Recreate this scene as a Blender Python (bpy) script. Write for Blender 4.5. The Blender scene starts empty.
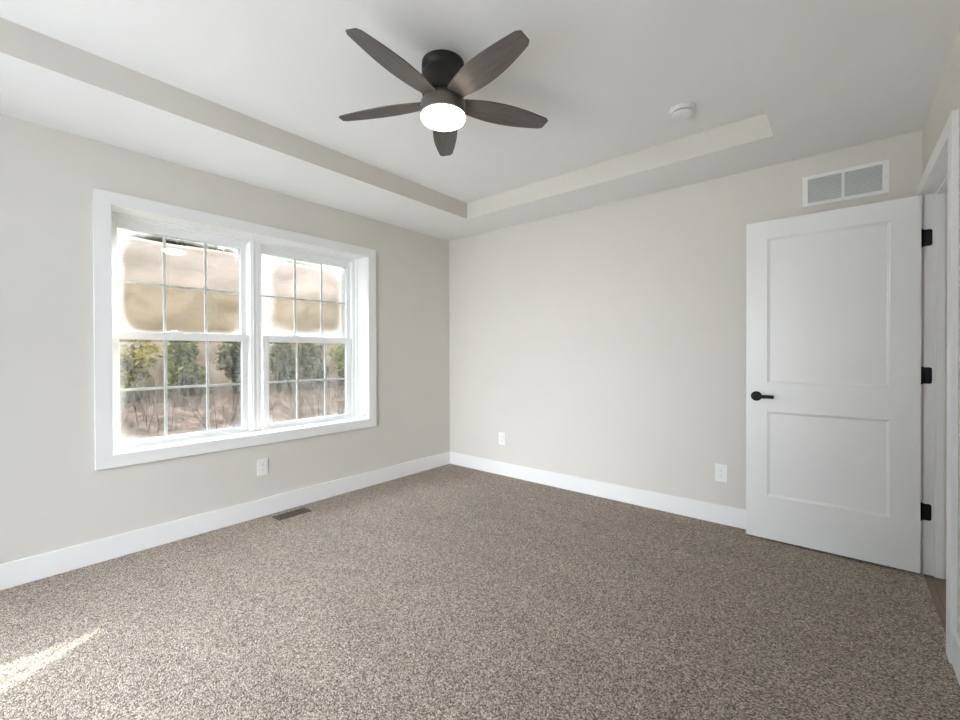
import bpy, bmesh, math, random
from mathutils import Vector, Matrix, noise

PI = math.pi
scene = bpy.context.scene
COL = scene.collection

# ------------------------------------------------------------------ camera
cd = bpy.data.cameras.new('camera')
cd.sensor_fit = 'HORIZONTAL'
cd.sensor_width = 36.0
cd.lens = 432.08 / 960 * 36
cd.shift_x = (480 - 480.34) / 960
cd.shift_y = (356.6 - 360) / 960
cd.clip_start = 0.02
cd.clip_end = 300
cam = bpy.data.objects.new('camera', cd)
COL.objects.link(cam)
F = Vector((-0.64157969, 0.76703186, -0.00613417)).normalized()
R = Vector((0.76705424, 0.64157631, -0.00276347)).normalized()
U = R.cross(F).normalized()
m = Matrix((R, U, -F)).transposed().to_4x4()
m.translation = (3.3072, -3.4264, 1.2019)
cam.matrix_world = m
scene.camera = cam

# ------------------------------------------------------------------ world, sun, portals, exposure
SKY = 2.5
FILL_CLOUD = 35.0
LOW_FILL_CLOUD = 16.0
SUN = 28.0
EXPOSURE = 0.15
world = bpy.data.worlds.new('sky')
scene.world = world
world.use_nodes = True
wn, wl = world.node_tree.nodes, world.node_tree.links
wn.clear()
wo = wn.new('ShaderNodeOutputWorld')
wb = wn.new('ShaderNodeBackground')
# blue sky with an unseen cloud added opposite the sun to light the room
def wmath(op, x, y=0.0):
    n = wn.new('ShaderNodeMath')
    n.operation = op
    for i, v in enumerate((x, y)):
        if hasattr(v, 'is_output'):
            wl.new(v, n.inputs[i])
        else:
            n.inputs[i].default_value = v
    return n.outputs[0]


wt = wn.new('ShaderNodeTexCoord')
wd = wn.new('ShaderNodeVectorMath')
wd.operation = 'DOT_PRODUCT'
wl.new(wt.outputs['Generated'], wd.inputs[0])
wd.inputs[1].default_value = Vector((0.25, -1.0, 1.7)).normalized()
wz = wn.new('ShaderNodeTexNoise')
wl.new(wt.outputs['Generated'], wz.inputs['Vector'])
wz.inputs['Scale'].default_value = 2.2
wz.inputs['Detail'].default_value = 5
cl = wn.new('ShaderNodeMapRange')
cl.interpolation_type = 'SMOOTHSTEP'
wl.new(wmath('ADD', wd.outputs['Value'], wmath('MULTIPLY', wmath('SUBTRACT', wz.outputs['Fac'], 0.5), 0.12)), cl.inputs[0])
cl.inputs[1].default_value = 0.68
cl.inputs[2].default_value = 0.88
wm = wn.new('ShaderNodeMix')
wm.data_type = 'RGBA'
wl.new(cl.outputs[0], wm.inputs[0])
wm.inputs[6].default_value = (0.62 * SKY, 0.82 * SKY, 1.0 * SKY, 1)
wm.inputs[7].default_value = (0.95 * FILL_CLOUD, 0.97 * FILL_CLOUD, 1.05 * FILL_CLOUD, 1)
# a lower unseen cloud, added near the horizon to light the back wall
we = wn.new('ShaderNodeVectorMath')
we.operation = 'DOT_PRODUCT'
wl.new(wt.outputs['Generated'], we.inputs[0])
we.inputs[1].default_value = Vector((0.13, -1.0, 0.11)).normalized()
cm = wn.new('ShaderNodeMapRange')
cm.interpolation_type = 'SMOOTHSTEP'
wl.new(we.outputs['Value'], cm.inputs[0])
cm.inputs[1].default_value = 0.86
cm.inputs[2].default_value = 0.985
wm2 = wn.new('ShaderNodeMix')
wm2.data_type = 'RGBA'
wl.new(cm.outputs[0], wm2.inputs[0])
wl.new(wm.outputs[2], wm2.inputs[6])
wm2.inputs[7].default_value = (0.95 * LOW_FILL_CLOUD, 0.97 * LOW_FILL_CLOUD, 1.05 * LOW_FILL_CLOUD, 1)
wl.new(wm2.outputs[2], wb.inputs['Color'])
wb.inputs['Strength'].default_value = 1.0
wl.new(wb.outputs[0], wo.inputs['Surface'])

sd = bpy.data.lights.new('sun', 'SUN')
sd.energy = SUN
sd.angle = math.radians(0.6)
sd.color = (1.0, 0.95, 0.86)
sun = bpy.data.objects.new('sun', sd)
COL.objects.link(sun)
sun.rotation_euler = Vector((1.30, -2.27, -1.0)).to_track_quat('-Z', 'Y').to_euler()
sun.location = (-8, 14, 8)


def portal(name, loc, direction, sx, sy):
    d = bpy.data.lights.new(name, 'AREA')
    d.shape = 'RECTANGLE'
    d.size, d.size_y = sx, sy
    d.cycles.is_portal = True
    o = bpy.data.objects.new(name, d)
    COL.objects.link(o)
    o.location = loc
    o.rotation_euler = Vector(direction).to_track_quat('-Z', 'Y').to_euler()
    return o


portal('daylight_portal', (-0.30, -1.97, 1.35), (1, 0, 0), 1.9, 1.6)
portal('daylight_portal', (1.55, -4.52, 1.12), (0, 1, 0), 2.3, 2.35)

scene.view_settings.view_transform = 'Standard'
scene.view_settings.look = 'None'
scene.view_settings.exposure = EXPOSURE
scene.view_settings.gamma = 1.0
scene.view_settings.use_curve_mapping = False
scene.cycles.use_denoising = True
scene.cycles.max_bounces = 12
scene.cycles.diffuse_bounces = 8
scene.cycles.transparent_max_bounces = 16
scene.cycles.sample_clamp_indirect = 8.0
scene.cycles.caustics_reflective = False
scene.cycles.caustics_refractive = False


# ------------------------------------------------------------------ materials
class N:
    """small helper to write node trees"""

    def __init__(self, name):
        self.m = bpy.data.materials.new(name)
        self.m.use_nodes = True
        self.t = self.m.node_tree
        self.t.nodes.clear()
        self.out = self.t.nodes.new('ShaderNodeOutputMaterial')

    def add(self, kind, **kw):
        n = self.t.nodes.new('ShaderNode' + kind)
        for k, v in kw.items():
            setattr(n, k, v)
        return n

    def link(self, a, b):
        self.t.links.new(a, b)

    def val(self, node, name, v):
        s = node.inputs[name]
        if hasattr(v, 'is_output'):
            self.link(v, s)
        else:
            s.default_value = v
        return node

    def math(self, op, a, b=0.0, clamp=False):
        n = self.add('Math', operation=op, use_clamp=clamp)
        self.val(n, 0, a)
        self.val(n, 1, b)
        return n.outputs[0]

    def mix(self, f, a, b):
        n = self.add('Mix', data_type='RGBA')
        self.val(n, 0, f)
        self.val(n, 6, a)
        self.val(n, 7, b)
        return n.outputs[2]

    def ramp(self, fac, stops, interp='LINEAR'):
        n = self.add('ValToRGB')
        n.color_ramp.interpolation = interp
        e = n.color_ramp.elements
        while len(e) < len(stops):
            e.new(0.5)
        for k, (p, c) in enumerate(stops):
            e[k].position = p
            e[k].color = (c[0], c[1], c[2], 1)
        self.link(fac, n.inputs[0])
        return n.outputs[0]

    def noise(self, coord, scale, detail=4.0, rough=0.5):
        n = self.add('TexNoise')
        self.link(coord, n.inputs['Vector'])
        n.inputs['Scale'].default_value = scale
        n.inputs['Detail'].default_value = detail
        n.inputs['Roughness'].default_value = rough
        return n.outputs['Fac']

    def coord(self, which='Object', scale=None):
        c = self.add('TexCoord').outputs[which]
        if scale:
            mp = self.add('Mapping')
            mp.inputs['Scale'].default_value = scale
            self.link(c, mp.inputs['Vector'])
            return mp.outputs['Vector']
        return c

    def bump(self, h, strength, dist):
        b = self.add('Bump')
        b.inputs['Strength'].default_value = strength
        b.inputs['Distance'].default_value = dist
        self.link(h, b.inputs['Height'])
        return b.outputs[0]

    def principled(self, color, rough=0.5, metallic=0.0, normal=None, spec=0.5):
        b = self.add('BsdfPrincipled')
        self.val(b, 'Base Color', color if hasattr(color, 'is_output') else (*color, 1))
        self.val(b, 'Roughness', rough)
        self.val(b, 'Metallic', metallic)
        b.inputs['Specular IOR Level'].default_value = spec
        if normal:
            self.link(normal, b.inputs['Normal'])
        self.link(b.outputs[0], self.out.inputs['Surface'])
        return b


def paint(name, col, rough, texture=0.0, scale=180, var=0.012, spec=0.5):
    """painted surface: faint roller stipple, faint tone variation"""
    n = N(name)
    c = n.coord('Object')
    big = n.noise(c, 1.7, 3)
    lo = tuple(x * (1 - var) for x in col)
    hi = tuple(min(1, x * (1 + var)) for x in col)
    cc = n.ramp(big, [(0.3, lo), (0.7, hi)])
    nm = n.bump(n.noise(c, scale, 2), texture, 0.001) if texture else None
    n.principled(cc, rough, normal=nm, spec=spec)
    return n.m


M = {}
M['wall'] = paint('greige_wall_paint', (0.655, 0.630, 0.588), 0.75, 0.0, spec=0.25)
M['ceiling'] = paint('white_ceiling_paint', (0.86, 0.86, 0.86), 0.85, 0.05, 120, spec=0.2)
M['trim'] = paint('white_trim_enamel', (0.82, 0.82, 0.82), 0.38, 0.0, 60)
M['door'] = paint('white_door_enamel', (0.80, 0.80, 0.795), 0.36, 0.01, 90)
M['vinyl'] = paint('white_window_vinyl', (0.84, 0.85, 0.85), 0.32)
M['plate'] = paint('white_outlet_plastic', (0.83, 0.83, 0.82), 0.3)
M['black'] = paint('matte_black_metal', (0.006, 0.006, 0.006), 0.55, spec=0.25)
M['slot'] = paint('dark_slot', (0.05, 0.05, 0.05), 0.7)
M['plugslot'] = paint('grey_plug_slot', (0.22, 0.22, 0.22), 0.7)
M['bronze'] = paint('dark_bronze_fan_metal', (0.018, 0.017, 0.016), 0.45, spec=0.3)
M['hub'] = paint('lamp_glow_bronze_hub', (0.075, 0.064, 0.054), 0.4)  # bronze lightened and browned: the lamp's glow is put into its colour
M['register'] = paint('brown_register_metal', (0.095, 0.076, 0.055), 0.45)
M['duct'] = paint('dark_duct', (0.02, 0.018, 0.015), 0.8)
M['louver'] = paint('white_louver_metal', (0.70, 0.71, 0.71), 0.45)
M['backing'] = paint('grey_vent_backing', (0.40, 0.41, 0.42), 0.8)
M['detector'] = paint('white_detector_plastic', (0.80, 0.80, 0.80), 0.4)
M['metal'] = paint('brushed_metal', (0.55, 0.54, 0.52), 0.35)
M['sticker'] = paint('grey_sticker', (0.45, 0.45, 0.46), 0.6)
M['siding'] = paint('exterior_siding', (0.55, 0.53, 0.50), 0.7)
M['patio'] = paint('pale_bounce_concrete', (0.74, 0.74, 0.74), 0.9, 0.1, 40)  # kept pale so the added slab throws daylight indoors
M['roof'] = paint('roof_shingle', (0.12, 0.11, 0.10), 0.9)


def carpet_material():
    n = N('speckled_cut_pile_carpet')
    c = n.coord('Object')
    # tufts: every tuft has a colour of its own
    wob = n.add('VectorMath', operation='ADD')
    nz = n.add('TexNoise')
    n.link(c, nz.inputs['Vector'])
    nz.inputs['Scale'].default_value = 160
    sc = n.add('VectorMath', operation='SCALE')
    n.link(nz.outputs['Color'], sc.inputs[0])
    sc.inputs['Scale'].default_value = 0.006
    n.link(c, wob.inputs[0])
    n.link(sc.outputs[0], wob.inputs[1])
    v = n.add('TexVoronoi')
    v.inputs['Scale'].default_value = 215
    n.link(wob.outputs[0], v.inputs['Vector'])
    s = n.add('SeparateColor')
    n.link(v.outputs['Color'], s.inputs[0])
    tuft = n.ramp(s.outputs[0], [(0.0, (0.072, 0.053, 0.039)), (0.22, (0.165, 0.128, 0.097)), (0.5, (0.365, 0.297, 0.235)),
                                 (0.8, (0.519, 0.440, 0.362)), (1.0, (0.699, 0.629, 0.539))])
    v2 = n.add('TexVoronoi')
    v2.inputs['Scale'].default_value = 420
    n.link(wob.outputs[0], v2.inputs['Vector'])
    s2 = n.add('SeparateColor')
    n.link(v2.outputs['Color'], s2.inputs[0])
    fib = n.ramp(s2.outputs[1], [(0.0, (0.62, 0.60, 0.58)), (1.0, (1.28, 1.28, 1.28))])
    mul = n.add('Mix', data_type='RGBA', blend_type='MULTIPLY')
    mul.inputs[0].default_value = 1.0
    n.link(tuft, mul.inputs[6])
    n.link(fib, mul.inputs[7])
    # nap brushed by the vacuum cleaner: long soft streaks
    lay = n.noise(n.coord('Object', (0.9, 3.2, 1)), 1.6, 3, 0.55)
    nap = n.ramp(lay, [(0.3, (0.93, 0.93, 0.93)), (0.7, (1.07, 1.07, 1.07))])
    mul2 = n.add('Mix', data_type='RGBA', blend_type='MULTIPLY')
    mul2.inputs[0].default_value = 1.0
    n.link(mul.outputs[2], mul2.inputs[6])
    n.link(nap, mul2.inputs[7])
    h = n.math('ADD', n.math('MULTIPLY', v.outputs['Distance'], -70), n.math('MULTIPLY', s2.outputs[0], 0.5))
    nm = n.bump(h, 0.5, 0.004)
    b = n.principled(mul2.outputs[2], 0.95, normal=nm, spec=0.1)
    b.inputs['Sheen Weight'].default_value = 0.25
    b.inputs['Sheen Roughness'].default_value = 0.5
    return n.m


def wood_floor():
    n = N('hall_plank_floor')
    c = n.coord('Object', (1, 1, 1))
    br = n.add('TexBrick')
    br.inputs['Scale'].default_value = 1.0
    br.inputs['Brick Width'].default_value = 1.2
    br.inputs['Row Height'].default_value = 0.16
    br.inputs['Mortar Size'].default_value = 0.002
    br.inputs['Color1'].default_value = (0.20, 0.145, 0.10, 1)
    br.inputs['Color2'].default_value = (0.15, 0.105, 0.075, 1)
    br.inputs['Mortar'].default_value = (0.05, 0.035, 0.025, 1)
    rot = n.add('Mapping')
    rot.inputs['Rotation'].default_value = (0, 0, PI / 2)
    n.link(c, rot.inputs['Vector'])
    n.link(rot.outputs[0], br.inputs['Vector'])
    g = n.noise(n.coord('Object', (60, 4, 1)), 2, 6)
    col = n.mix(n.math('MULTIPLY', g, 0.5), br.outputs['Color'], (0.28, 0.21, 0.15, 1))
    n.principled(col, 0.4)
    return n.m


def blade_wood():
    n = N('weathered_dark_blade_wood')
    g = n.noise(n.coord('Object', (3, 46, 8)), 2.2, 7, 0.65)
    col = n.ramp(g, [(0.25, (0.038, 0.032, 0.028)), (0.5, (0.075, 0.066, 0.059)), (0.75, (0.125, 0.112, 0.10))])
    n.principled(col, 0.42, spec=0.5)
    return n.m


def shade_glow():
    n = N('lit_opal_shade')
    e = n.add('Emission')
    e.inputs['Color'].default_value = (1.0, 0.84, 0.66, 1)
    e.inputs['Strength'].default_value = LAMP
    d = n.add('BsdfDiffuse')
    d.inputs['Color'].default_value = (0.85, 0.84, 0.8, 1)
    a = n.add('AddShader')
    n.link(e.outputs[0], a.inputs[0])
    n.link(d.outputs[0], a.inputs[1])
    n.link(a.outputs[0], n.out.inputs['Surface'])
    return n.m


LAMP = 17.0


def schlick(n):
    lw = n.add('LayerWeight')
    lw.inputs['Blend'].default_value = 0.5
    return n.math('ADD', n.math('MULTIPLY', n.math('POWER', lw.outputs['Facing'], 5.0), 0.96), 0.04)


def pane_material(name, hy, hz, veil, edge, seed, drip=0.0, off=(0, 0), lo=0.72, hi=1.02):
    """thin clear glass with a film of condensation that thickens at the edges and runs down in drips"""
    n = N(name)
    c = n.coord('Object')
    sp = n.add('SeparateXYZ')
    n.link(c, sp.inputs[0])
    seedv = n.add('VectorMath', operation='ADD')
    n.link(c, seedv.inputs[0])
    seedv.inputs[1].default_value = (seed * 3.1, seed * 1.7, seed * 2.3)
    y = n.math('DIVIDE', n.math('ADD', sp.outputs['Y'], off[0]), hy)
    z = n.math('DIVIDE', n.math('ADD', sp.outputs['Z'], off[1]), hz)
    r = n.math('ADD', n.math('POWER', n.math('ABSOLUTE', y), 7), n.math('POWER', n.math('ABSOLUTE', z), 7))
    r = n.math('POWER', r, 1 / 7)
    wob = n.math('MULTIPLY', n.math('SUBTRACT', n.noise(seedv.outputs[0], 5, 4), 0.5), 0.16)
    r = n.math('ADD', r, wob)
    mr = n.add('MapRange', interpolation_type='SMOOTHSTEP')
    n.link(r, mr.inputs[0])
    mr.inputs[1].default_value = lo
    mr.inputs[2].default_value = hi
    mr.inputs[3].default_value = 0.0
    mr.inputs[4].default_value = edge
    film = n.math('MULTIPLY', n.noise(seedv.outputs[0], 7, 5, 0.6), 2 * veil)
    fog = n.math('ADD', mr.outputs[0], film)
    if drip:
        mp = n.add('Mapping')
        mp.inputs['Scale'].default_value = (1, 40, 9)
        n.link(seedv.outputs[0], mp.inputs['Vector'])
        d = n.noise(mp.outputs[0], 1.0, 4, 0.6)
        dr = n.ramp(d, [(0.42, (0, 0, 0)), (0.62, (1, 1, 1))])
        fine = n.noise(seedv.outputs[0], 75, 4, 0.7)
        fr = n.ramp(fine, [(0.5, (0, 0, 0)), (0.72, (1, 1, 1))])
        fog = n.math('ADD', fog, n.math('MULTIPLY', dr, drip))
        fog = n.math('ADD', fog, n.math('MULTIPLY', fr, drip))
    fog = n.math('MINIMUM', n.math('MAXIMUM', fog, 0.0), 0.97)
    tr = n.add('BsdfTransparent')
    tr.inputs['Color'].default_value = (0.955, 0.975, 0.965, 1)
    gl = n.add('BsdfGlossy')
    gl.inputs['Roughness'].default_value = 0.015
    fr_ = schlick(n)
    clear = n.add('MixShader')
    n.link(fr_, clear.inputs[0])
    n.link(tr.outputs[0], clear.inputs[1])
    n.link(gl.outputs[0], clear.inputs[2])
    tl = n.add('BsdfTranslucent')
    tl.inputs['Color'].default_value = (0.42, 0.43, 0.43, 1)
    mx = n.add('MixShader')
    n.link(fog, mx.inputs[0])
    n.link(clear.outputs[0], mx.inputs[1])
    n.link(tl.outputs[0], mx.inputs[2])
    n.link(mx.outputs[0], n.out.inputs['Surface'])
    return n.m


def clear_pane():
    n = N('clear_glass')
    tr = n.add('BsdfTransparent')
    tr.inputs['Color'].default_value = (0.965, 0.98, 0.972, 1)
    gl = n.add('BsdfGlossy')
    gl.inputs['Roughness'].default_value = 0.01
    fr_ = schlick(n)
    mx = n.add('MixShader')
    n.link(fr_, mx.inputs[0])
    n.link(tr.outputs[0], mx.inputs[1])
    n.link(gl.outputs[0], mx.inputs[2])
    n.link(mx.outputs[0], n.out.inputs['Surface'])
    return n.m


def earth(name, stops, scale, bump):
    n = N(name)
    c = n.coord('Object')
    a = n.noise(c, scale, 8, 0.62)
    col = n.ramp(a, stops)
    n.principled(col, 0.95, normal=n.bump(a, bump, 0.1), spec=0.1)
    return n.m


def bank_material():
    n = N('clay_bank')
    c = n.coord('Object')
    sp = n.add('SeparateXYZ')
    n.link(c, sp.inputs[0])
    w = n.noise(c, 0.8, 4)
    h = n.math('ADD', sp.outputs['Z'], n.math('MULTIPLY', n.math('SUBTRACT', w, 0.5), 0.14))
    hh = n.math('DIVIDE', h, 3.2)
    strata = n.ramp(hh, [(0.30, (0.084, 0.053, 0.034)), (0.48, (0.120, 0.083, 0.050)), (0.715, (0.120, 0.083, 0.050)),
                         (0.735, (0.164, 0.124, 0.100)), (1.0, (0.172, 0.132, 0.110))])
    g = n.noise(c, 5, 8, 0.65)
    col = n.mix(n.ramp(g, [(0.35, (0, 0, 0)), (0.75, (0.5, 0.5, 0.5))]), strata, (0.18, 0.145, 0.115, 1))
    n.principled(col, 0.95, normal=n.bump(g, 0.25, 0.1), spec=0.1)
    return n.m


def leaf_material(name, a, b):
    n = N(name)
    oi = n.add('ObjectInfo')
    c = n.coord('Object')
    g = n.noise(c, 9, 3)
    col = n.ramp(g, [(0.3, a), (0.7, b)])
    d = n.add('BsdfDiffuse')
    t = n.add('BsdfTranslucent')
    n.link(col, d.inputs['Color'])
    n.link(col, t.inputs['Color'])
    mx = n.add('MixShader')
    mx.inputs[0].default_value = 0.4
    n.link(d.outputs[0], mx.inputs[1])
    n.link(t.outputs[0], mx.inputs[2])
    n.link(mx.outputs[0], n.out.inputs['Surface'])
    return n.m


M['carpet'] = carpet_material()
M['hallfloor'] = wood_floor()
M['blade'] = blade_wood()
M['shade'] = shade_glow()
M['glass'] = clear_pane()
M['bank'] = bank_material()
M['ground'] = earth('leaf_litter_ground', [(0.3, (0.018, 0.012, 0.008)), (0.5, (0.042, 0.027, 0.020)), (0.7, (0.095, 0.065, 0.050))], 6, 0.8)
M['leaf'] = leaf_material('green_leaves', (0.036, 0.042, 0.010), (0.10, 0.105, 0.022))
M['leaf_dark'] = leaf_material('dark_evergreen_leaves', (0.026, 0.024, 0.010), (0.066, 0.060, 0.022))
M['leaf_olive'] = leaf_material('olive_leaves', (0.07, 0.055, 0.014), (0.18, 0.15, 0.03))
M['needles'] = leaf_material('dark_evergreen_needles', (0.008, 0.016, 0.009), (0.022, 0.034, 0.016))
M['bark'] = earth('brown_bark', [(0.3, (0.03, 0.022, 0.016)), (0.7, (0.10, 0.075, 0.055))], 12, 0.5)


# ------------------------------------------------------------------ mesh helpers
def BM():
    return bmesh.new()


def box(bm, x0, x1, y0, y1, z0, z1, mi=0, mi_faces=None):
    if x0 > x1: x0, x1 = x1, x0
    if y0 > y1: y0, y1 = y1, y0
    if z0 > z1: z0, z1 = z1, z0
    v = [bm.verts.new(p) for p in ((x0, y0, z0), (x1, y0, z0), (x1, y1, z0), (x0, y1, z0),
                                   (x0, y0, z1), (x1, y0, z1), (x1, y1, z1), (x0, y1, z1))]
    names = ('-z', '+z', '-y', '+x', '+y', '-x')
    for nm, idx in zip(names, ((0, 3, 2, 1), (4, 5, 6, 7), (0, 1, 5, 4), (1, 2, 6, 5), (2, 3, 7, 6), (3, 0, 4, 7))):
        f = bm.faces.new([v[i] for i in idx])
        f.material_index = (mi_faces or {}).get(nm, mi)
    return v


def lathe(bm, prof, seg=48, cx=0, cy=0, mi=0):
    rings = []
    for r, z in prof:
        if r < 1e-6:
            rings.append([bm.verts.new((cx, cy, z))])
        else:
            rings.append([bm.verts.new((cx + r * math.cos(2 * PI * k / seg), cy + r * math.sin(2 * PI * k / seg), z)) for k in range(seg)])
    for a, b in zip(rings, rings[1:]):
        for k in range(seg):
            k2 = (k + 1) % seg
            if len(a) == 1 and len(b) == 1:
                continue
            if len(a) == 1:
                f = bm.faces.new((a[0], b[k2], b[k]))
            elif len(b) == 1:
                f = bm.faces.new((a[k], a[k2], b[0]))
            else:
                f = bm.faces.new((a[k], a[k2], b[k2], b[k]))
            f.smooth = True
            f.material_index = mi
    bmesh.ops.recalc_face_normals(bm, faces=bm.faces)


def tube(bm, pts, rad, seg=10, mi=0):
    """round bar through points; rad a number or a list"""
    pts = [Vector(p) for p in pts]
    rad = rad if isinstance(rad, (list, tuple)) else [rad] * len(pts)
    rings = []
    up = Vector((0.13, 0.37, 0.92))
    for i, p in enumerate(pts):
        d = (pts[min(i + 1, len(pts) - 1)] - pts[max(i - 1, 0)]).normalized()
        a = d.cross(up).normalized()
        b = d.cross(a)
        rings.append([bm.verts.new(p + (a * math.cos(2 * PI * k / seg) + b * math.sin(2 * PI * k / seg)) * rad[i]) for k in range(seg)])
    for a, b in zip(rings, rings[1:]):
        for k in range(seg):
            f = bm.faces.new((a[k], a[(k + 1) % seg], b[(k + 1) % seg], b[k]))
            f.smooth = True
            f.material_index = mi
    bm.faces.new(rings[0][::-1])
    bm.faces.new(rings[-1])


def prism(bm, outline, axis, a, b, mi=0):
    """extrude a 2D outline along an axis from a to b"""
    def P(u, v, w):
        return {'x': (w, u, v), 'y': (u, w, v), 'z': (u, v, w)}[axis]
    A = [bm.verts.new(P(u, v, a)) for u, v in outline]
    B = [bm.verts.new(P(u, v, b)) for u, v in outline]
    n = len(outline)
    for k in range(n):
        bm.faces.new((A[k], A[(k + 1) % n], B[(k + 1) % n], B[k])).material_index = mi
    bm.faces.new(A[::-1]).material_index = mi
    bm.faces.new(B).material_index = mi
    bmesh.ops.recalc_face_normals(bm, faces=bm.faces)


def rrect(u0, u1, v0, v1, r, n=5):
    out = []
    for cx, cy, a0 in ((u1 - r, v1 - r, 0), (u0 + r, v1 - r, 90), (u0 + r, v0 + r, 180), (u1 - r, v0 + r, 270)):
        for k in range(n + 1):
            a = math.radians(a0 + 90 * k / n)
            out.append((cx + r * math.cos(a), cy + r * math.sin(a)))
    return out


def obj(name, bm, mats, parent=None, loc=None, bevel=0.0, seg=2, smooth=False):
    me = bpy.data.meshes.new(name)
    bmesh.ops.recalc_face_normals(bm, faces=bm.faces)
    if loc is not None:
        bmesh.ops.translate(bm, verts=bm.verts, vec=-Vector(loc))
    bm.to_mesh(me)
    bm.free()
    for mm in (mats if isinstance(mats, (list, tuple)) else [mats]):
        me.materials.append(mm)
    o = bpy.data.objects.new(name, me)
    COL.objects.link(o)
    if loc is not None:
        o.location = loc
    if parent is not None:
        o.parent = parent
        if loc is not None:
            o.location = Vector(loc) - parent.location if parent.parent is None else Vector(loc) - parent.location - parent.parent.location
        else:
            off = parent.location.copy()
            if parent.parent is not None:
                off += parent.parent.location
            me.transform(Matrix.Translation(-off))
    if bevel:
        b = o.modifiers.new('bevel', 'BEVEL')
        b.width = bevel
        b.segments = seg
        b.limit_method = 'ANGLE'
        b.angle_limit = math.radians(40)
        b.harden_normals = False
    return o


def tag(o, label, cat, group=None, kind=None):
    o['label'] = label
    o['category'] = cat
    if group: o['group'] = group
    if kind: o['kind'] = kind
    return o


def empty(name, loc, label=None, cat=None, group=None, kind=None):
    o = bpy.data.objects.new(name, None)
    o.empty_display_size = 0.1
    COL.objects.link(o)
    o.location = loc
    if label: tag(o, label, cat, group, kind)
    return o


# ------------------------------------------------------------------ dimensions
W, L, H = 3.649, 4.27, 2.44            # room: x 0..W, y -L..0
TZ = 2.583                             # tray height
TX0, TX1, TY0, TY1 = 0.6695, 3.0067, -3.81, -0.4586
WT = 0.23                              # thickness of the outer walls
WY0, WY1, WZ0, WZ1 = -2.865, -1.070, 0.614, 2.085       # window opening
DJ0, DJ1, DZ = -0.905, -0.090, 2.055                    # doorway, jamb to jamb
PX0, PX1, PZ1 = 0.45, 2.65, 2.25                        # unseen patio door, added behind the camera for daylight

# ------------------------------------------------------------------ setting
bm = BM()
box(bm, -0.02, W, -L - 0.02, 0.02, -0.2, 0)
f = obj('floor', bm, M['carpet'])
tag(f, 'speckled taupe and cream cut pile carpet covering the bedroom floor', 'carpet floor', kind='structure')

bm = BM()
o_ = 0.019
box(bm, -WT, 0, -L - WT, WY0 - o_, -0.2, 2.75)
box(bm, -WT, 0, WY1 + o_, WT, -0.2, 2.75)
box(bm, -WT, 0, WY0 - o_, WY1 + o_, -0.2, WZ0 - o_)
box(bm, -WT, 0, WY0 - o_, WY1 + o_, WZ1 + o_, 2.75)
tag(obj('wall_left', bm, M['wall']), 'greige painted wall that holds the double window', 'wall', kind='structure')

bm = BM()
box(bm, 0, W + 0.13, 0, WT, -0.2, 2.75)
tag(obj('wall_back', bm, M['wall']), 'plain greige wall behind the open white door', 'wall', kind='structure')

bm = BM()
WR = 0.12
box(bm, W, W + WR, DJ1 + 0.02, 0, -0.2, 2.75)
box(bm, W, W + WR, -L - WT, DJ0 - 0.02, -0.2, 2.75)
box(bm, W, W + WR, DJ0 - 0.02, DJ1 + 0.02, DZ + 0.02, 2.75)
tag(obj('wall_right', bm, M['wall']), 'greige wall with the doorway beside the open door', 'wall', kind='structure')

bm = BM()
box(bm, 0, PX0, -L - WT, -L, -0.2, 2.75)
box(bm, PX1, W, -L - WT, -L, -0.2, 2.75)
box(bm, PX0, PX1, -L - WT, -L, PZ1, 2.75)
box(bm, PX0, PX1, -L - WT, -L, -0.2, 0.0)
tag(obj('wall_front', bm, M['wall']), 'greige wall with an added glazed patio door facing the back wall', 'wall', kind='structure')

bm = BM()
box(bm, 0, TX0, -L, 0, H, 2.75, 0, {'+x': 1})
box(bm, TX1, W, -L, 0, H, 2.75, 0, {'-x': 1})
box(bm, TX0, TX1, TY1, 0, H, 2.75, 0, {'-y': 1})
box(bm, TX0, TX1, -L, TY0, H, 2.75, 0, {'+y': 1})
box(bm, TX0, TX1, TY0, TY1, TZ, 2.75, 0)
tag(obj('ceiling', bm, [M['ceiling'], M['wall']]), 'white tray ceiling with greige painted tray sides', 'ceiling', kind='structure')

bm = BM()
box(bm, -0.62, 5.2, -L - WT - 1.6, WT + 0.3, 2.75, 2.9)  # deep front overhang added to cut steep daylight at the patio door
tag(obj('roof', bm, M['roof']), 'unseen roof slab with eaves added to shade the window side and the patio door', 'roof', kind='structure')


# baseboards: square-topped board with an eased edge
def baseboard(name, x0, x1, y0, y1, label):
    b = BM()
    box(b, x0, x1, y0, y1, 0, 0.1318)
    tag(obj(name, b, M['trim'], bevel=0.0025), label, 'baseboard', kind='structure')


BT = 0.014
baseboard('baseboard_left', 0, BT, -L, 0, 'white flat baseboard under the double window')
baseboard('baseboard_back', BT, W, -BT, 0, 'white flat baseboard running behind the open door')
baseboard('baseboard_right', W - BT, W, -L, -0.992, 'white flat baseboard beside the doorway casing')

# ------------------------------------------------------------------ hall beyond the doorway
bm = BM()
box(bm, W, 5.0, -2.6, 0.6, -0.2, -0.006)
tag(obj('floor_hall', bm, M['hallfloor']), 'brown wood plank floor of the hall past the doorway', 'hall floor', kind='structure')
bm = BM()
box(bm, 5.0, 5.12, -2.6, 0.6, -0.2, 2.75)
box(bm, W + WR, 5.0, 0.48, 0.6, -0.2, 2.75)
box(bm, W + WR, 5.0, -2.6, -2.48, -0.2, 2.75)
tag(obj('wall_hall', bm, M['wall']), 'greige walls of the hall past the doorway', 'wall', kind='structure')
bm = BM()
box(bm, W + WR, 5.0, -2.6, 0.6, 2.44, 2.6)
tag(obj('ceiling_hall', bm, M['ceiling']), 'white ceiling of the hall past the doorway', 'ceiling', kind='structure')


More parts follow.
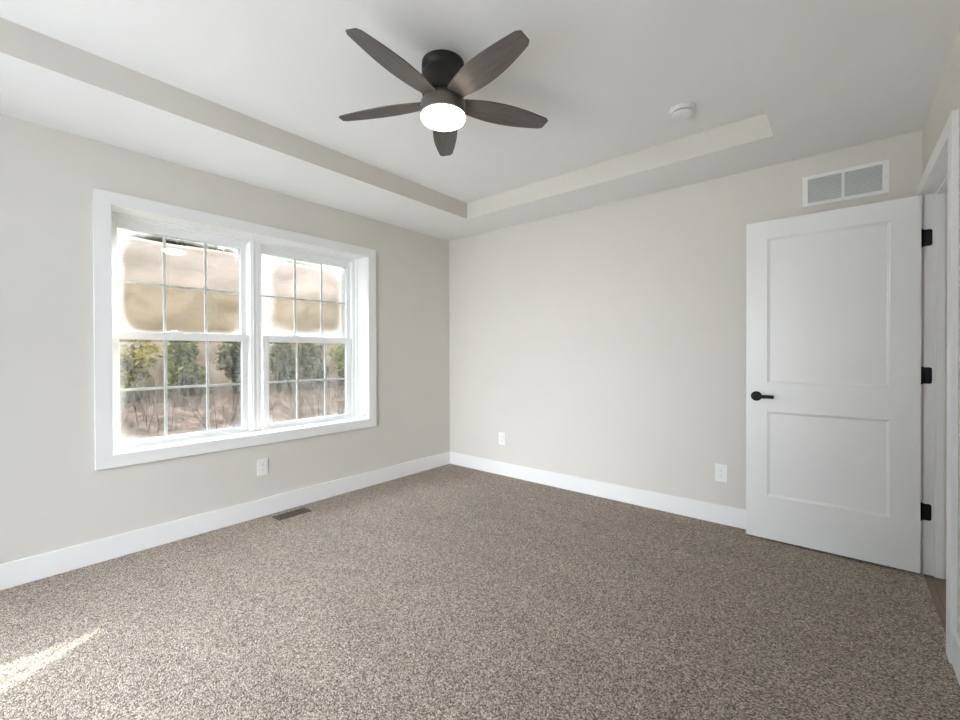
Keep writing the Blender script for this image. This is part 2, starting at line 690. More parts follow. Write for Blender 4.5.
# ------------------------------------------------------------------ window
win = empty('window_1', (0, -1.9675, WZ0), 'white double hung twin window with grilles and misted panes', 'window', kind='structure')

bm = BM()   # picture frame casing with mitred corners
cw, ct = 0.080, 0.02
oy0, oy1, oz0, oz1 = WY0 - cw, WY1 + cw, WZ0 - cw + 0.004, WZ1 + cw - 0.005
iy0, iy1, iz0, iz1 = WY0, WY1, WZ0, WZ1
for q in (((oy0, oz0), (oy1, oz0), (iy1, iz0), (iy0, iz0)), ((oy1, oz0), (oy1, oz1), (iy1, iz1), (iy1, iz0)),
          ((oy1, oz1), (oy0, oz1), (iy0, iz1), (iy1, iz1)), ((oy0, oz1), (oy0, oz0), (iy0, iz0), (iy0, iz1))):
    prism(bm, q, 'x', 0.0, ct)
obj('casing', bm, M['trim'], win, bevel=0.0015)

bm = BM()   # jamb boards lining the opening
JD = -0.145
jt = 0.0
box(bm, JD, 0.004, WY0 - 0.02, WY0, WZ0 - 0.02, WZ1 + 0.02)
box(bm, JD, 0.004, WY1, WY1 + 0.02, WZ0 - 0.02, WZ1 + 0.02)
box(bm, JD, 0.004, WY0, WY1, WZ1, WZ1 + 0.02)
box(bm, JD, 0.004, WY0, WY1, WZ0 - 0.02, WZ0)
obj('jamb', bm, M['trim'], win)

MU = -1.981   # middle of the mullion between the two units
units = ((-2.846, -2.032), (-1.926, -1.136))        # outer edges of the sashes


def ring_frame(bm, x0, x1, y0, y1, z0, z1, wl, wr_, wb_, wt_):
    box(bm, x0, x1, y0, y0 + wl, z0, z1)
    box(bm, x0, x1, y1 - wr_, y1, z0, z1)
    box(bm, x0, x1, y0 + wl, y1 - wr_, z0, z0 + wb_)
    box(bm, x0, x1, y0 + wl, y1 - wr_, z1 - wt_, z1)


bm = BM()   # vinyl master frame with stepped tracks
ring_frame(bm, -0.26, JD, WY0 - 0.02, WY1 + 0.02, WZ0 - 0.02, WZ1 + 0.02, 0.030, 0.040, 0.028, 0.028)
ring_frame(bm, -0.26, -0.162, WY0, WY1, WZ0, WZ1, 0.019, 0.052, 0.014, 0.022)
ring_frame(bm, -0.26, -0.196, WY0, WY1, WZ0, WZ1, 0.019, 0.064, 0.020, 0.030)
box(bm, -0.26, -0.150, -2.020, -1.945, WZ0, WZ1)          # mullion post
box(bm, -0.262, JD, -2.005, -1.995, WZ0, WZ1)             # mull cover bead
box(bm, -0.262, JD - 0.003, -1.975, -1.962, WZ0, WZ1)
obj('frame', bm, M['vinyl'], win, bevel=0.002)


def sash(x_glass, y0, y1, z0, z1, gy0, gy1, gz0, gz1, my, mz, mat, lock=None):
    """a sash: stiles and rails around the glass, grille bars in the glass, two panes"""
    xf0, xf1 = x_glass - 0.016, x_glass + 0.016
    b = BM()
    box(b, xf0, xf1, y0, gy0, z0, z1)
    box(b, xf0, xf1, gy1, y1, z0, z1)
    box(b, xf0, xf1, gy0, gy1, z0, gz0)
    box(b, xf0, xf1, gy0, gy1, gz1, z1)
    s = obj('sash', b, M['vinyl'], win, bevel=0.003)
    c = ((gy0 + gy1) / 2, (gz0 + gz1) / 2)
    b = BM()
    e = 0.004
    box(b, x_glass - 0.011, x_glass - 0.008, gy0 - e, gy1 + e, gz0 - e, gz1 + e, 1, {'-x': 0})
    box(b, x_glass + 0.007, x_glass + 0.010, gy0 - e, gy1 + e, gz0 - e, gz1 + e, 1)
    obj('pane', b, [mat, M['glass']], s, loc=(x_glass, c[0], c[1]))
    b = BM()
    gw, gt = 0.008, 0.004
    for yy in my:
        box(b, x_glass - gt, x_glass + gt, yy - gw, yy + gw, gz0, gz1)
    segs = [gy0] + [v for yy in my for v in (yy - gw, yy + gw)] + [gy1]
    for k in range(0, len(segs), 2):
        box(b, x_glass - gt * 0.9, x_glass + gt * 0.9, segs[k], segs[k + 1], mz - gw, mz + gw)
    obj('grille', b, M['vinyl'], s, bevel=0.0015)
    if lock is not None:
        b = BM()
        box(b, x_glass - 0.004, xf1 + 0.004, lock - 0.030, lock + 0.030, z1, z1 + 0.006)
        lathe(b, [(0, z1 + 0.016), (0.009, z1 + 0.015), (0.011, z1 + 0.006)], 16, x_glass + 0.004, lock)
        box(b, x_glass + 0.001, x_glass + 0.008, lock - 0.026, lock, z1 + 0.008, z1 + 0.015)
        obj('sash_lock', b, M['vinyl'], s, bevel=0.001)
    return s


hy, hz = 0.36, 0.33
mats = {
    'LL': pane_material('misted_glass_lower_left', hy, hz, 0.018, 0.35, 1, 0.06, (0, 0), 0.86, 1.08),
    'LR': pane_material('misted_glass_lower_right', hy, hz, 0.030, 0.30, 2, 0.065, (0, 0), 0.90, 1.10),
    'UL': pane_material('misted_glass_upper_left', hy, hz, 0.012, 0.85, 3, 0.0, (-0.016, 0.004), 0.90, 1.10),
    'UR': pane_material('misted_glass_upper_right', hy, hz, 0.035, 0.90, 4, 0.0, (-0.020, -0.002), 0.72, 1.16),
}
# lower sashes run in the inner track, upper sashes in the outer track
sash(-0.178, units[0][0], units[0][1], 0.628, 1.352, -2.800, -2.078, 0.655, 1.300, (-2.557, -2.306), 0.980, mats['LL'], -2.50)
sash(-0.178, units[1][0], units[1][1], 0.628, 1.352, -1.880, -1.182, 0.655, 1.300, (-1.642, -1.387), 0.980, mats['LR'], -1.655)
sash(-0.213, units[0][0], units[0][1], 1.315, 2.062, -2.800, -2.072, 1.352, 2.008, (-2.551, -2.304), 1.670, mats['UL'])
sash(-0.213, units[1][0], units[1][1], 1.315, 2.062, -1.915, -1.158, 1.352, 2.000, (-1.640, -1.399), 1.668, mats['UR'])

bm = BM()
prism(bm, rrect(-0.062, -0.018, 0.628, 0.650, 0.003, 3), 'y', WY1 - 0.0012, WY1 + 0.0005)
obj('sticker', bm, M['sticker'], win)['label'] = 'small grey sticker at the foot of the jamb'

# ------------------------------------------------------------------ unseen patio door added behind the camera to brighten the room
pd = empty('added_patio_door', ((PX0 + PX1) / 2, -L, 0), 'unseen white framed sliding glass door added to let daylight into the room', 'patio door', kind='structure')
bm = BM()
box(bm, PX0, PX0 + 0.05, -L - 0.15, -L - 0.03, 0, PZ1)
box(bm, PX1 - 0.05, PX1, -L - 0.15, -L - 0.03, 0, PZ1)
box(bm, PX0 + 0.05, PX1 - 0.05, -L - 0.15, -L - 0.03, PZ1 - 0.05, PZ1)
box(bm, PX0 + 0.05, PX1 - 0.05, -L - 0.15, -L - 0.03, 0, 0.03)
obj('frame', bm, M['vinyl'], pd, bevel=0.002)
pm = (PX0 + PX1) / 2
for x0, x1, yy in ((PX0 + 0.05, pm + 0.03, -L - 0.065), (pm - 0.03, PX1 - 0.05, -L - 0.115)):
    bm = BM()
    box(bm, x0, x0 + 0.06, yy - 0.02, yy + 0.02, 0.03, PZ1 - 0.05)
    box(bm, x1 - 0.06, x1, yy - 0.02, yy + 0.02, 0.03, PZ1 - 0.05)
    box(bm, x0 + 0.06, x1 - 0.06, yy - 0.02, yy + 0.02, 0.03, 0.11)
    box(bm, x0 + 0.06, x1 - 0.06, yy - 0.02, yy + 0.02, PZ1 - 0.12, PZ1 - 0.05)
    s = obj('sliding_panel', bm, M['vinyl'], pd, bevel=0.003)
    bm = BM()
    box(bm, x0 + 0.055, x1 - 0.055, yy - 0.003, yy + 0.003, 0.105, PZ1 - 0.115)
    obj('pane', bm, M['glass'], s)

# ------------------------------------------------------------------ doorway trim and door
tr = empty('trim_1', (W, -0.5, 0), 'white flat casing and jamb around the doorway', 'door trim', kind='structure')
bm = BM()
ci = 0.005
cwd = 0.080
cx0, cx1 = W - 0.020, W
box(bm, cx0, cx1, DJ0 - ci - cwd, DJ0 - ci, 0, DZ + ci)
box(bm, cx0, cx1, DJ1 + ci, min(DJ1 + ci + cwd, -0.001), 0, DZ + ci)
box(bm, cx0, cx1, DJ0 - ci - cwd, -0.001, DZ + ci, DZ + ci + 0.072)
obj('casing', bm, M['trim'], tr, bevel=0.002)
bm = BM()
jx0, jx1 = W - 0.001, W + WR + 0.001
box(bm, jx0, jx1, DJ1, DJ1 + 0.02, 0, DZ + 0.02)
box(bm, jx0, jx1, DJ0 - 0.02, DJ0, 0, DZ + 0.02)
box(bm, jx0, jx1, DJ0, DJ1, DZ, DZ + 0.02)
obj('jamb', bm, M['trim'], tr, bevel=0.0015)
bm = BM()
box(bm, W + 0.042, W + 0.077, DJ1 - 0.012, DJ1, 0, DZ)
box(bm, W + 0.042, W + 0.077, DJ0, DJ0 + 0.012, 0, DZ)
box(bm, W + 0.042, W + 0.077, DJ0 + 0.012, DJ1 - 0.012, DZ - 0.012, DZ)
obj('stop', bm, M['trim'], tr, bevel=0.0015)
bm = BM()
box(bm, W + WR, W + WR + 0.018, DJ0 - 0.085, DJ0 - 0.005, 0, DZ + 0.005)
box(bm, W + WR, W + WR + 0.018, DJ1 + 0.005, DJ1 + 0.085, 0, DZ + 0.005)
box(bm, W + WR, W + WR + 0.018, DJ0 - 0.085, DJ1 + 0.085, DZ + 0.005, DZ + 0.085)
obj('casing', bm, M['trim'], tr, bevel=0.002)

door = empty('door_1', (3.636, -0.1, 0), 'white two panel interior door standing open against the back wall', 'door', kind='structure')
DX0, DX1, DYF, DYB, DB, DT = 2.827, 3.633, -0.1345, -0.0995, 0.015, 2.045


def panel_door(bm):
    panels = ((2.943, 3.512, 1.012, 1.932), (2.943, 3.512, 0.290, 0.828))
    xs = [DX0, 2.943, 3.512, DX1]
    zs = [DB, 0.290, 0.828, 1.012, 1.932, DT]
    cut = {(1, 1), (1, 3)}
    for yf, sgn in ((DYF, 1), (DYB, -1)):
        for i in range(3):
            for j in range(5):
                q = [(xs[i], zs[j]), (xs[i + 1], zs[j]), (xs[i + 1], zs[j + 1]), (xs[i], zs[j + 1])]
                if (i, j) not in cut:
                    bm.faces.new([bm.verts.new((u, yf, v)) for u, v in q])
                    continue
                # sticking: small step, slope, flat panel
                (u0, v0), (u1, v1) = q[0], q[2]
                loops = []
                for ins, dep in ((0, 0), (0.003, 0.004), (0.010, 0.006), (0.012, 0.009)):
                    loops.append([bm.verts.new((u, yf + sgn * dep, v)) for u, v in
                                  ((u0 + ins, v0 + ins), (u1 - ins, v0 + ins), (u1 - ins, v1 - ins), (u0 + ins, v1 - ins))])
                for a, b in zip(loops, loops[1:]):
                    for k in range(4):
                        bm.faces.new((a[k], a[(k + 1) % 4], b[(k + 1) % 4], b[k]))
                bm.faces.new(loops[-1])
    for a, b in (((DX0, DB), (DX1, DB)), ((DX1, DB), (DX1, DT)), ((DX1, DT), (DX0, DT)), ((DX0, DT), (DX0, DB))):
        bm.faces.new([bm.verts.new(p) for p in ((a[0], DYF, a[1]), (b[0], DYF, b[1]), (b[0], DYB, b[1]), (a[0], DYB, a[1]))])
    bmesh.ops.remove_doubles(bm, verts=bm.verts, dist=1e-5)


bm = BM()
panel_door(bm)
obj('slab', bm, M['door'], door, bevel=0.0012, seg=1)

HX, HZ = 2.884, 0.925
for sgn, yf, nm in ((-1, DYF, 'front'), (1, DYB, 'rear')):
    bm = BM()
    prof = [(0, 0.0), (0.031, 0.0), (0.031, 0.006), (0.028, 0.009), (0.010, 0.010), (0.010, 0.030), (0, 0.030)]
    lathe(bm, prof, 32)
    mat4 = Matrix.Translation((HX, yf, HZ)) @ Matrix.Rotation(PI / 2 * (1 if sgn < 0 else -1), 4, 'X')
    bmesh.ops.transform(bm, matrix=mat4, verts=bm.verts)
    y0 = yf + sgn * 0.030
    out = [(HX - 0.012, 0.013), (HX + 0.03, 0.0115), (HX + 0.093, 0.011), (HX + 0.096, 0.008), (HX + 0.096, -0.008), (HX + 0.093, -0.011), (HX + 0.03, -0.0115), (HX - 0.012, -0.013)]
    prism(bm, [(u, HZ + v) for u, v in out], 'y', y0 - 0.006, y0 + 0.006)
    h = obj('handle', bm, M['black'], door, bevel=0.002)
    h['label'] = 'matte black lever handle'
bm = BM()
prism(bm, rrect(-0.132 + 0.002, -0.102 - 0.002, HZ - 0.028, HZ + 0.028, 0.004), 'x', DX0 - 0.001, DX0 + 0.002)
prism(bm, [(-0.123, HZ - 0.007), (-0.111, HZ - 0.007), (-0.111, HZ + 0.007), (-0.123, HZ + 0.007)], 'x', DX0 - 0.008, DX0 + 0.001)
obj('latch', bm, M['metal'], door)['label'] = 'metal latch bolt in the door edge'
for zc in (1.822, 1.079, 0.340):
    bm = BM()
    prism(bm, rrect(W - 0.012, W + 0.030, zc - 0.0445, zc + 0.0445, 0.010), 'y', DJ1 - 0.003, DJ1 + 0.001)    # leaf on the jamb
    prism(bm, rrect(DYF + 0.004, DYB + 0.006, zc - 0.0445, zc + 0.0445, 0.003), 'x', DX1 - 0.002, DX1 + 0.0025)   # leaf on the door edge
    tube(bm, [(3.640, -0.0925, zc - 0.048), (3.640, -0.0925, zc + 0.048)], 0.0055, 12)
    obj('hinge', bm, M['black'], door)['label'] = 'matte black butt hinge'

# ------------------------------------------------------------------ ceiling fan
FX, FY, FZ = 1.848, -1.953, 2.390
fan = empty('ceiling_fan', (FX, FY, TZ), 'dark bronze five blade ceiling fan with a lit round shade', 'ceiling fan')
bm = BM()
lathe(bm, [(0, 2.583), (0.100, 2.583), (0.101, 2.578), (0.101, 2.548), (0.098, 2.545), (0.096, 2.541), (0.096, 2.534), (0, 2.534)], 64, FX, FY)
obj('canopy', bm, M['bronze'], fan)
bm = BM()
lathe(bm, [(0, 2.536), (0.097, 2.536), (0.101, 2.530), (0.101, 2.500), (0.100, 2.440), (0.096, 2.428), (0.088, 2.422), (0, 2.422)], 64, FX, FY)
obj('motor_housing', bm, M['bronze'], fan)
bm = BM()
lathe(bm, [(0, 2.424), (0.088, 2.424), (0.092, 2.416), (0.098, 2.404), (0.106, 2.396), (0.107, 2.342), (0.105, 2.337), (0.100, 2.335), (0, 2.335)], 64, FX, FY)
obj('hub', bm, M['hub'], fan)
bm = BM()
lathe(bm, [(0, 2.336), (0.101, 2.336), (0.1045, 2.333), (0.1055, 2.326), (0.103, 2.319), (0.095, 2.312), (0.078, 2.307), (0.050, 2.304), (0, 2.303)], 64, FX, FY)
obj('lamp_shade', bm, M['shade'], fan)['label'] = 'glowing opal glass shade'


def blade_mesh():
    """long paddle: narrow root, wide middle, slanted blunt tip; 6 mm thick; the length lies along x"""
    b = BM()
    r0, r1 = 0.085, 0.553
    n = 26
    top, bot = [], []
    rows = []
    for i in range(n + 1):
        t = i / n
        x = r0 + (r1 - r0) * t
        s = math.sin(PI * min(1, t * 0.80 + 0.20)) ** 0.75
        wl = 0.036 + 0.030 * math.sin(PI * (t ** 0.9)) - 0.001 * t        # leading half width
        wr_ = 0.040 + 0.030 * math.sin(PI * (t ** 0.85)) - 0.004 * t
        if t > 0.955:      # rounded corners of the tip
            k = (t - 0.955) / 0.045
            cut = 0.010 * (1 - math.sqrt(max(0, 1 - k * k)))
            wl -= cut
            wr_ -= cut
        rows.append((x, wl, -wr_))
    def row(z, x, a, c):
        out = []
        for j in range(7):
            u = a + (c - a) * j / 6
            sl = -0.006 * ((u - c) / (a - c) - 0.5) * max(0, (x - 0.36) / (r1 - 0.36)) ** 2     # slanted tip
            out.append(b.verts.new((x + sl, u, z - 0.10 * u * u)))
        return out
    T = [row(0.003, *r) for r in rows]
    B = [row(-0.003, *r) for r in rows]
    for G, flip in ((T, False), (B, True)):
        for p, q in zip(G, G[1:]):
            for j in range(6):
                fc = (p[j], p[j + 1], q[j + 1], q[j])
                f = b.faces.new(fc[::-1] if flip else fc)
    for i in range(n):
        b.faces.new((T[i][0], T[i + 1][0], B[i + 1][0], B[i][0]))
        b.faces.new((T[i][6], B[i][6], B[i + 1][6], T[i + 1][6]))
    for j in range(6):
        b.faces.new((T[0][j], B[0][j], B[0][j + 1], T[0][j + 1]))
        b.faces.new((T[n][j], T[n][j + 1], B[n][j + 1], B[n][j]))
    bmesh.ops.recalc_face_normals(b, faces=b.faces)
    me = bpy.data.meshes.new('blade')
    b.to_mesh(me)
    b.free()
    me.materials.append(M['blade'])
    return me


bme = blade_mesh()
PITCH = math.radians(-12)
for k in range(5):
    o = bpy.data.objects.new('blade', bme)
    COL.objects.link(o)
    o.parent = fan
    o.location = (0, 0, FZ - TZ + 0.012)
    a = -1.45125 - k * 2 * PI / 5
    o.rotation_euler = (Matrix.Rotation(a, 4, 'Z') @ Matrix.Rotation(PITCH, 4, 'X')).to_euler()
    bv = o.modifiers.new('bevel', 'BEVEL')
    bv.width = 0.002
    bv.segments = 2
    bv.limit_method = 'ANGLE'

# ------------------------------------------------------------------ smoke detector
SX, SY = 2.615, -0.815
sm = empty('smoke_detector', (SX, SY, TZ), 'round white smoke detector on the tray ceiling', 'smoke detector')
bm = BM()
lathe(bm, [(0, TZ), (0.066, TZ), (0.067, TZ - 0.004), (0.066, TZ - 0.018), (0.060, TZ - 0.022), (0, TZ - 0.022)], 48, SX, SY)
obj('base', bm, M['detector'], sm)
bm = BM()
lathe(bm, [(0, TZ - 0.020), (0.050, TZ - 0.020), (0.050, TZ - 0.029), (0, TZ - 0.029)], 48, SX, SY)
obj('sensing_slot', bm, M['slot'], sm)['label'] = 'dark slot around the cover'
bm = BM()
lathe(bm, [(0, TZ - 0.028), (0.056, TZ - 0.028), (0.058, TZ - 0.030), (0.055, TZ - 0.035), (0.042, TZ - 0.039), (0.016, TZ - 0.041), (0, TZ - 0.041)], 48, SX, SY)
obj('cover', bm, M['detector'], sm)
bm = BM()
lathe(bm, [(0, TZ - 0.038), (0.010, TZ - 0.038), (0.010, TZ - 0.043), (0, TZ - 0.0435)], 20, SX - 0.015, SY - 0.012)
obj('test_button', bm, M['detector'], sm)

# ------------------------------------------------------------------ return air grille
vt = empty('wall_vent', (3.314, 0, 2.22), 'white two panel return air grille on the wall above the door', 'vent')
VX0, VX1, VZ0, VZ1 = 3.114, 3.514, 2.125, 2.3145
FLD = ((3.141, 3.304), (3.319, 3.486))
fz0, fz1 = 2.144, 2.294
bm = BM()
for a, b_ in ((VX0, FLD[0][0]), (FLD[0][1], FLD[1][0]), (FLD[1][1], VX1)):
    box(bm, a, b_, -0.008, 0, VZ0, VZ1)
for a, b_ in FLD:
    box(bm, a, b_, -0.008, 0, VZ0, fz0)
    box(bm, a, b_, -0.008, 0, fz1, VZ1)
bmesh.ops.remove_doubles(bm, verts=bm.verts, dist=1e-5)
obj('frame', bm, M['plate'], vt)
for a, b_ in FLD:
    bm = BM()
    box(bm, a, b_, -0.0012, 0, fz0, fz1)
    obj('backing', bm, M['backing'], vt)
    bm = BM()
    for k in range(15):
        z = fz0 + 0.005 + k * (fz1 - fz0 - 0.006) / 14.5
        prism(bm, [(-0.0075, z - 0.0035), (-0.0065, z - 0.0040), (-0.0012, z + 0.0035), (-0.0022, z + 0.0040)], 'x', a, b_)
    obj('louver', bm, M['louver'], vt)
for xx in (VX0 + 0.012, VX1 - 0.012):
    bm = BM()
    lathe(bm, [(0, 0.002), (0.0035, 0.001), (0.0042, 0)], 14)
    bmesh.ops.transform(bm, matrix=Matrix.Translation((xx, -0.008, 2.22)) @ Matrix.Rotation(PI / 2, 4, 'X'), verts=bm.verts)
    obj('screw', bm, M['louver'], vt)


# ------------------------------------------------------------------ outlets
def outlet(loc, rz, label):
    """built facing -y, then turned"""
    t = empty('wall_outlet', (0, 0, 0), label, 'outlet', 'duplex wall outlets')
    b = BM()
    hw, hh = 0.0375, 0.061
    # plate with two cut-outs: ring of strips
    for u0, u1, v0, v1 in ((-hw, -0.017, -hh, hh), (0.017, hw, -hh, hh), (-0.017, 0.017, -hh, -0.036), (-0.017, 0.017, 0.036, hh), (-0.017, 0.017, -0.004, 0.004)):
        box(b, u0, u1, -0.006, 0, v0, v1)
    bmesh.ops.remove_doubles(b, verts=b.verts, dist=1e-5)
    obj('cover_plate', b, M['plate'], t)
    for s in (-1, 1):
        b = BM()
        prism(b, rrect(-0.017, 0.017, s * 0.020 - 0.016, s * 0.020 + 0.016, 0.006), 'y', -0.0075, 0)
        r_ = obj('receptacle', b, M['plate'], t)
        b = BM()
        for u, hgt in ((-0.0065, 0.0045), (0.0065, 0.0038)):
            box(b, u - 0.0012, u + 0.0012, -0.0079, -0.006, s * 0.020 + 0.002 - hgt, s * 0.020 + 0.002 + hgt)
        prism(b, [(0.0026 * math.cos(k * PI / 6), s * 0.020 - 0.0085 + 0.0026 * math.sin(k * PI / 6)) for k in range(12)], 'y', -0.0079, -0.006)
        obj('slot', b, M['plugslot'], r_)['label'] = 'dark plug slots'
    b = BM()
    lathe(b, [(0, 0.0015), (0.003, 0.0008), (0.0036, 0)], 12)
    bmesh.ops.transform(b, matrix=Matrix.Translation((0, -0.006, 0)) @ Matrix.Rotation(PI / 2, 4, 'X'), verts=b.verts)
    obj('screw', b, M['plate'], t)
    t.location = loc
    t.rotation_euler = (0, 0, rz)
    return t


outlet((0, -2.006, 0.365), PI / 2, 'white duplex outlet on the wall below the window')
outlet((0.7185, 0, 0.361), 0, 'white duplex outlet on the back wall near the far corner')
outlet((2.655, 0, 0.358), 0, 'white duplex outlet on the back wall beside the open door')

# ------------------------------------------------------------------ floor register
rg = empty('floor_register', (0.138, -1.849, 0), 'brown metal floor register in the carpet below the window', 'floor register')
rx0, rx1, ry0, ry1 = 0.085, 0.190, -1.974, -1.724
bm = BM()
box(bm, rx0, rx1, ry0, ry0 + 0.02, 0, 0.006)
box(bm, rx0, rx1, ry1 - 0.02, ry1, 0, 0.006)
box(bm, rx0, rx0 + 0.016, ry0 + 0.02, ry1 - 0.02, 0, 0.006)
box(bm, rx1 - 0.016, rx1, ry0 + 0.02, ry1 - 0.02, 0, 0.006)
bmesh.ops.remove_doubles(bm, verts=bm.verts, dist=1e-5)
obj('frame', bm, M['register'], rg)
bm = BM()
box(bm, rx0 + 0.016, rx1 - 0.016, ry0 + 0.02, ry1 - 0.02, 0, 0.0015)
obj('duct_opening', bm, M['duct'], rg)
bm = BM()
xm = (rx0 + rx1) / 2
box(bm, xm - 0.003, xm + 0.003, ry0 + 0.02, ry1 - 0.02, 0.001, 0.0055)
for k in range(20):
    yy = ry0 + 0.026 + k * 0.0104
    box(bm, rx0 + 0.016, xm - 0.003, yy, yy + 0.0035, 0.001, 0.005)
    box(bm, xm + 0.003, rx1 - 0.016, yy, yy + 0.0035, 0.001, 0.005)
obj('louver', bm, M['register'], rg)

# ------------------------------------------------------------------ outdoors
random.seed(7)


def terrain(name, mat, fn, nu, nv, label, cat):
    b = BM()
    g = [[b.verts.new(fn(i / nu, j / nv)) for j in range(nv + 1)] for i in range(nu + 1)]
    for i in range(nu):
        for j in range(nv):
            fc = b.faces.new((g[i][j], g[i + 1][j], g[i + 1][j + 1], g[i][j + 1]))
            fc.smooth = True
    o = obj(name, b, mat)
    tag(o, label, cat, kind='structure')
    return o


def ground_z(x, y):
    t = min(1, max(0, (-x - 0.3) / 4.4))
    return -0.45 + 1.15 * t ** 1.3 + 0.10 * noise.noise(Vector((x * 0.9, y * 0.9, 0)))


terrain('ground', M['ground'], lambda u, v: (-0.2 - 4.9 * u, -12 + 30 * v, ground_z(-0.2 - 4.9 * u, -12 + 30 * v)), 40, 120,
        'bare ground with leaf litter rising outside the window', 'ground')


def bank_pt(u, v):
    y = -12 + 30 * v
    if u < 0.8:
        k = u / 0.8
        z = 0.3 + k * 2.72
        x = -4.75 - 0.30 * k
    else:
        k = (u - 0.8) / 0.2
        z = 3.02 + 0.15 * k
        x = -5.05 - 9 * k
    d = 0.09 * noise.noise(Vector((y * 0.8, z * 1.1, 3))) + 0.04 * noise.noise(Vector((y * 3, z * 3, 9)))
    return (x + d, y, z + (0.025 * noise.noise(Vector((y * 1.1, 5, x))) if u > 0.7 else 0))


terrain('clay_bank', M['bank'], bank_pt, 60, 160, 'tan and pinkish cut clay bank rising beyond the window', 'bank')
bm = BM()
box(bm, -14, 14, -30, -4.6, -0.7, -0.35)  # unseen slab added to reflect daylight up to the ceiling
tag(obj('bounce_patio', bm, M['patio']), 'unseen pale concrete slab added to bounce daylight into the room', 'patio', kind='structure')


def foliage(b, centre, rad, count, size, flat=1.0):
    for _ in range(count):
        d = Vector((random.gauss(0, 1), random.gauss(0, 1), random.gauss(0, 1))).normalized()
        p = Vector(centre) + Vector((d.x * rad[0], d.y * rad[1], d.z * rad[2])) * (random.random() ** 0.45)
        a = Vector((random.gauss(0, 1), random.gauss(0, 1), random.gauss(0, 0.6))).normalized()
        c = a.cross(Vector((random.gauss(0, 1), random.gauss(0, 1), random.gauss(0, 1)))).normalized()
        s = size * random.uniform(0.6, 1.3)
        v = [b.verts.new(p + a * u * s + c * w * s) for u, w in ((-1, 0), (-0.2, 0.42), (0.55, 0.30), (1, 0), (0.55, -0.30), (-0.2, -0.42))]
        b.faces.new(v)


def shrub(x, y, h, r, mat, label, dense=900, size=0.045):
    z = ground_z(x, y) - 0.02
    t = empty('shrub', (x, y, z), label, 'shrub', 'shrubs at the foot of the clay bank')
    b = BM()
    for k in range(9):
        q = (k + 0.5) / 9
        foliage(b, (x + random.uniform(-r, r) * 0.5, y + random.uniform(-r, r) * 0.52, z + h * (0.22 + 0.62 * q)),
                (r * 0.5, r * 0.46, h * 0.17), dense // 6, size)
    obj('foliage', b, mat, t)
    b = BM()
    for k in range(9):
        a = random.uniform(0, 2 * PI)
        e = (x + math.cos(a) * r * 0.6, y + math.sin(a) * r * 0.6, z + h * random.uniform(0.6, 0.95))
        mid = (x + math.cos(a) * r * 0.2 + random.uniform(-.04, .04), y + math.sin(a) * r * 0.3, z + h * 0.4)
        tube(b, [(x + math.cos(a) * 0.03, y + math.sin(a) * 0.03, z), mid, e], [0.012, 0.008, 0.003], 5)
    obj('stem', b, M['bark'], t)


def brush(x, y, h, r, label):
    """leafless brush: bare twigs that fork"""
    z = ground_z(x, y) - 0.02
    b = BM()
    for k in range(26):
        a = random.uniform(0, 2 * PI)
        q = random.uniform(0.3, 1) * r
        bx, by = x + random.uniform(-.5, .5) * r, y + random.uniform(-.7, .7) * r
        mid = Vector((bx + math.cos(a) * q * 0.3, by + math.sin(a) * q * 0.4, z + h * random.uniform(.35, .5)))
        e = Vector((bx + math.cos(a) * q * 0.7, by + math.sin(a) * q, z + h * random.uniform(.7, 1)))
        tube(b, [(bx, by, z), mid, e], [0.005, 0.0035, 0.0015], 5)
        e2 = mid + (e - mid) * 0.7 + Vector((random.uniform(-.12, .12), random.uniform(-.2, .2), random.uniform(0, .12)))
        tube(b, [mid, e2], [0.003, 0.001], 4)
    tag(obj('bare_brush', b, M['bark'], loc=(x, y, z)), label, 'brush', 'leafless brush on the ground')


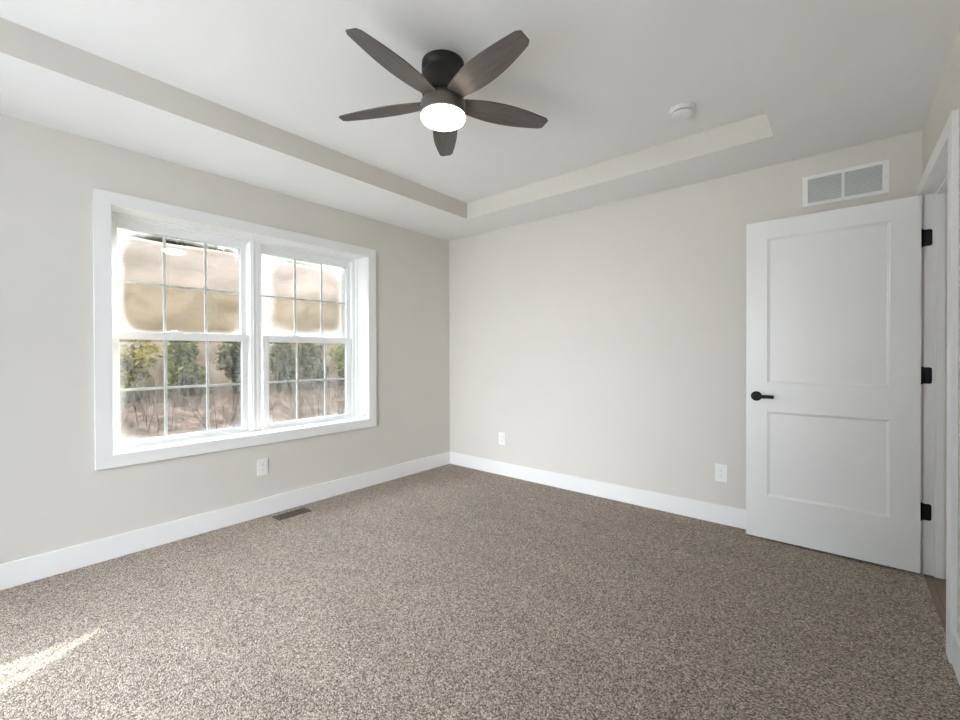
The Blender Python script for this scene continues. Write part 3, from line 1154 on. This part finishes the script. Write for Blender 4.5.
shrub(-4.28, -1.98, 1.02, 0.38, M['leaf_olive'], 'yellow-green shrub behind the first upper pane of the lower left sash', 900)
shrub(-4.35, -1.26, 0.98, 0.37, M['leaf'], 'green shrub behind the middle grille column of the lower left sash', 900)
shrub(-4.30, -0.55, 1.00, 0.37, M['leaf_dark'], 'brown-green shrub at the mullion side of the lower left sash', 900)
shrub(-4.30, 0.15, 1.00, 0.36, M['leaf_dark'], 'brown-green shrub at the mullion side of the lower right sash', 900)
shrub(-4.35, 0.83, 0.98, 0.36, M['leaf_dark'], 'brown-green shrub behind the middle grille column of the lower right sash', 900)
shrub(-4.30, 1.52, 1.00, 0.37, M['leaf'], 'green shrub at the corner side of the lower right sash', 900)
brush(-3.3, -2.2, 0.8, 0.7, 'bare twiggy brush on the slope in front of the yellow-green shrub')
brush(-3.0, -1.05, 0.75, 0.7, 'bare twiggy brush on the slope at the mullion side of the lower left sash')
brush(-3.0, 0.35, 0.8, 0.8, 'bare twiggy brush on the slope behind the lower right sash')


def tree(x, y, h, r, label):
    z = 3.1
    t = empty('evergreen_tree', (x, y, z), label, 'tree', 'trees on top of the bank')
    b = BM()
    for k in range(6):
        foliage(b, (x + random.uniform(-r, r) * 0.3, y + random.uniform(-r, r) * 0.25, z + h * (0.14 + 0.13 * k)), (r * (0.9 - 0.1 * k), r * (1.0 - 0.12 * k), h * 0.18), 300, 0.15)
    obj('crown', b, M['needles'], t)
    b = BM()
    tube(b, [(x, y, z - 0.1), (x, y, z + h * 0.5), (x + 0.05, y, z + h * 0.9)], [0.12, 0.08, 0.02], 8)
    obj('trunk', b, M['bark'], t)


for x, y, h, r, lb in ((-7.8, -0.75, 2.4, 0.72, 'dark evergreen on the bank above the left panes of the upper left sash'),
                       (-9.5, 0.35, 2.6, 0.80, 'dark evergreen on top of the bank above the middle pane of the upper left sash'),
                       (-7.8, 1.35, 2.2, 0.72, 'dark evergreen on top of the bank beside the mullion'),
                       (-9.2, 3.2, 2.3, 0.80, 'dark evergreen on top of the bank above the upper right sash')):
    tree(x, y, h, r, lb)
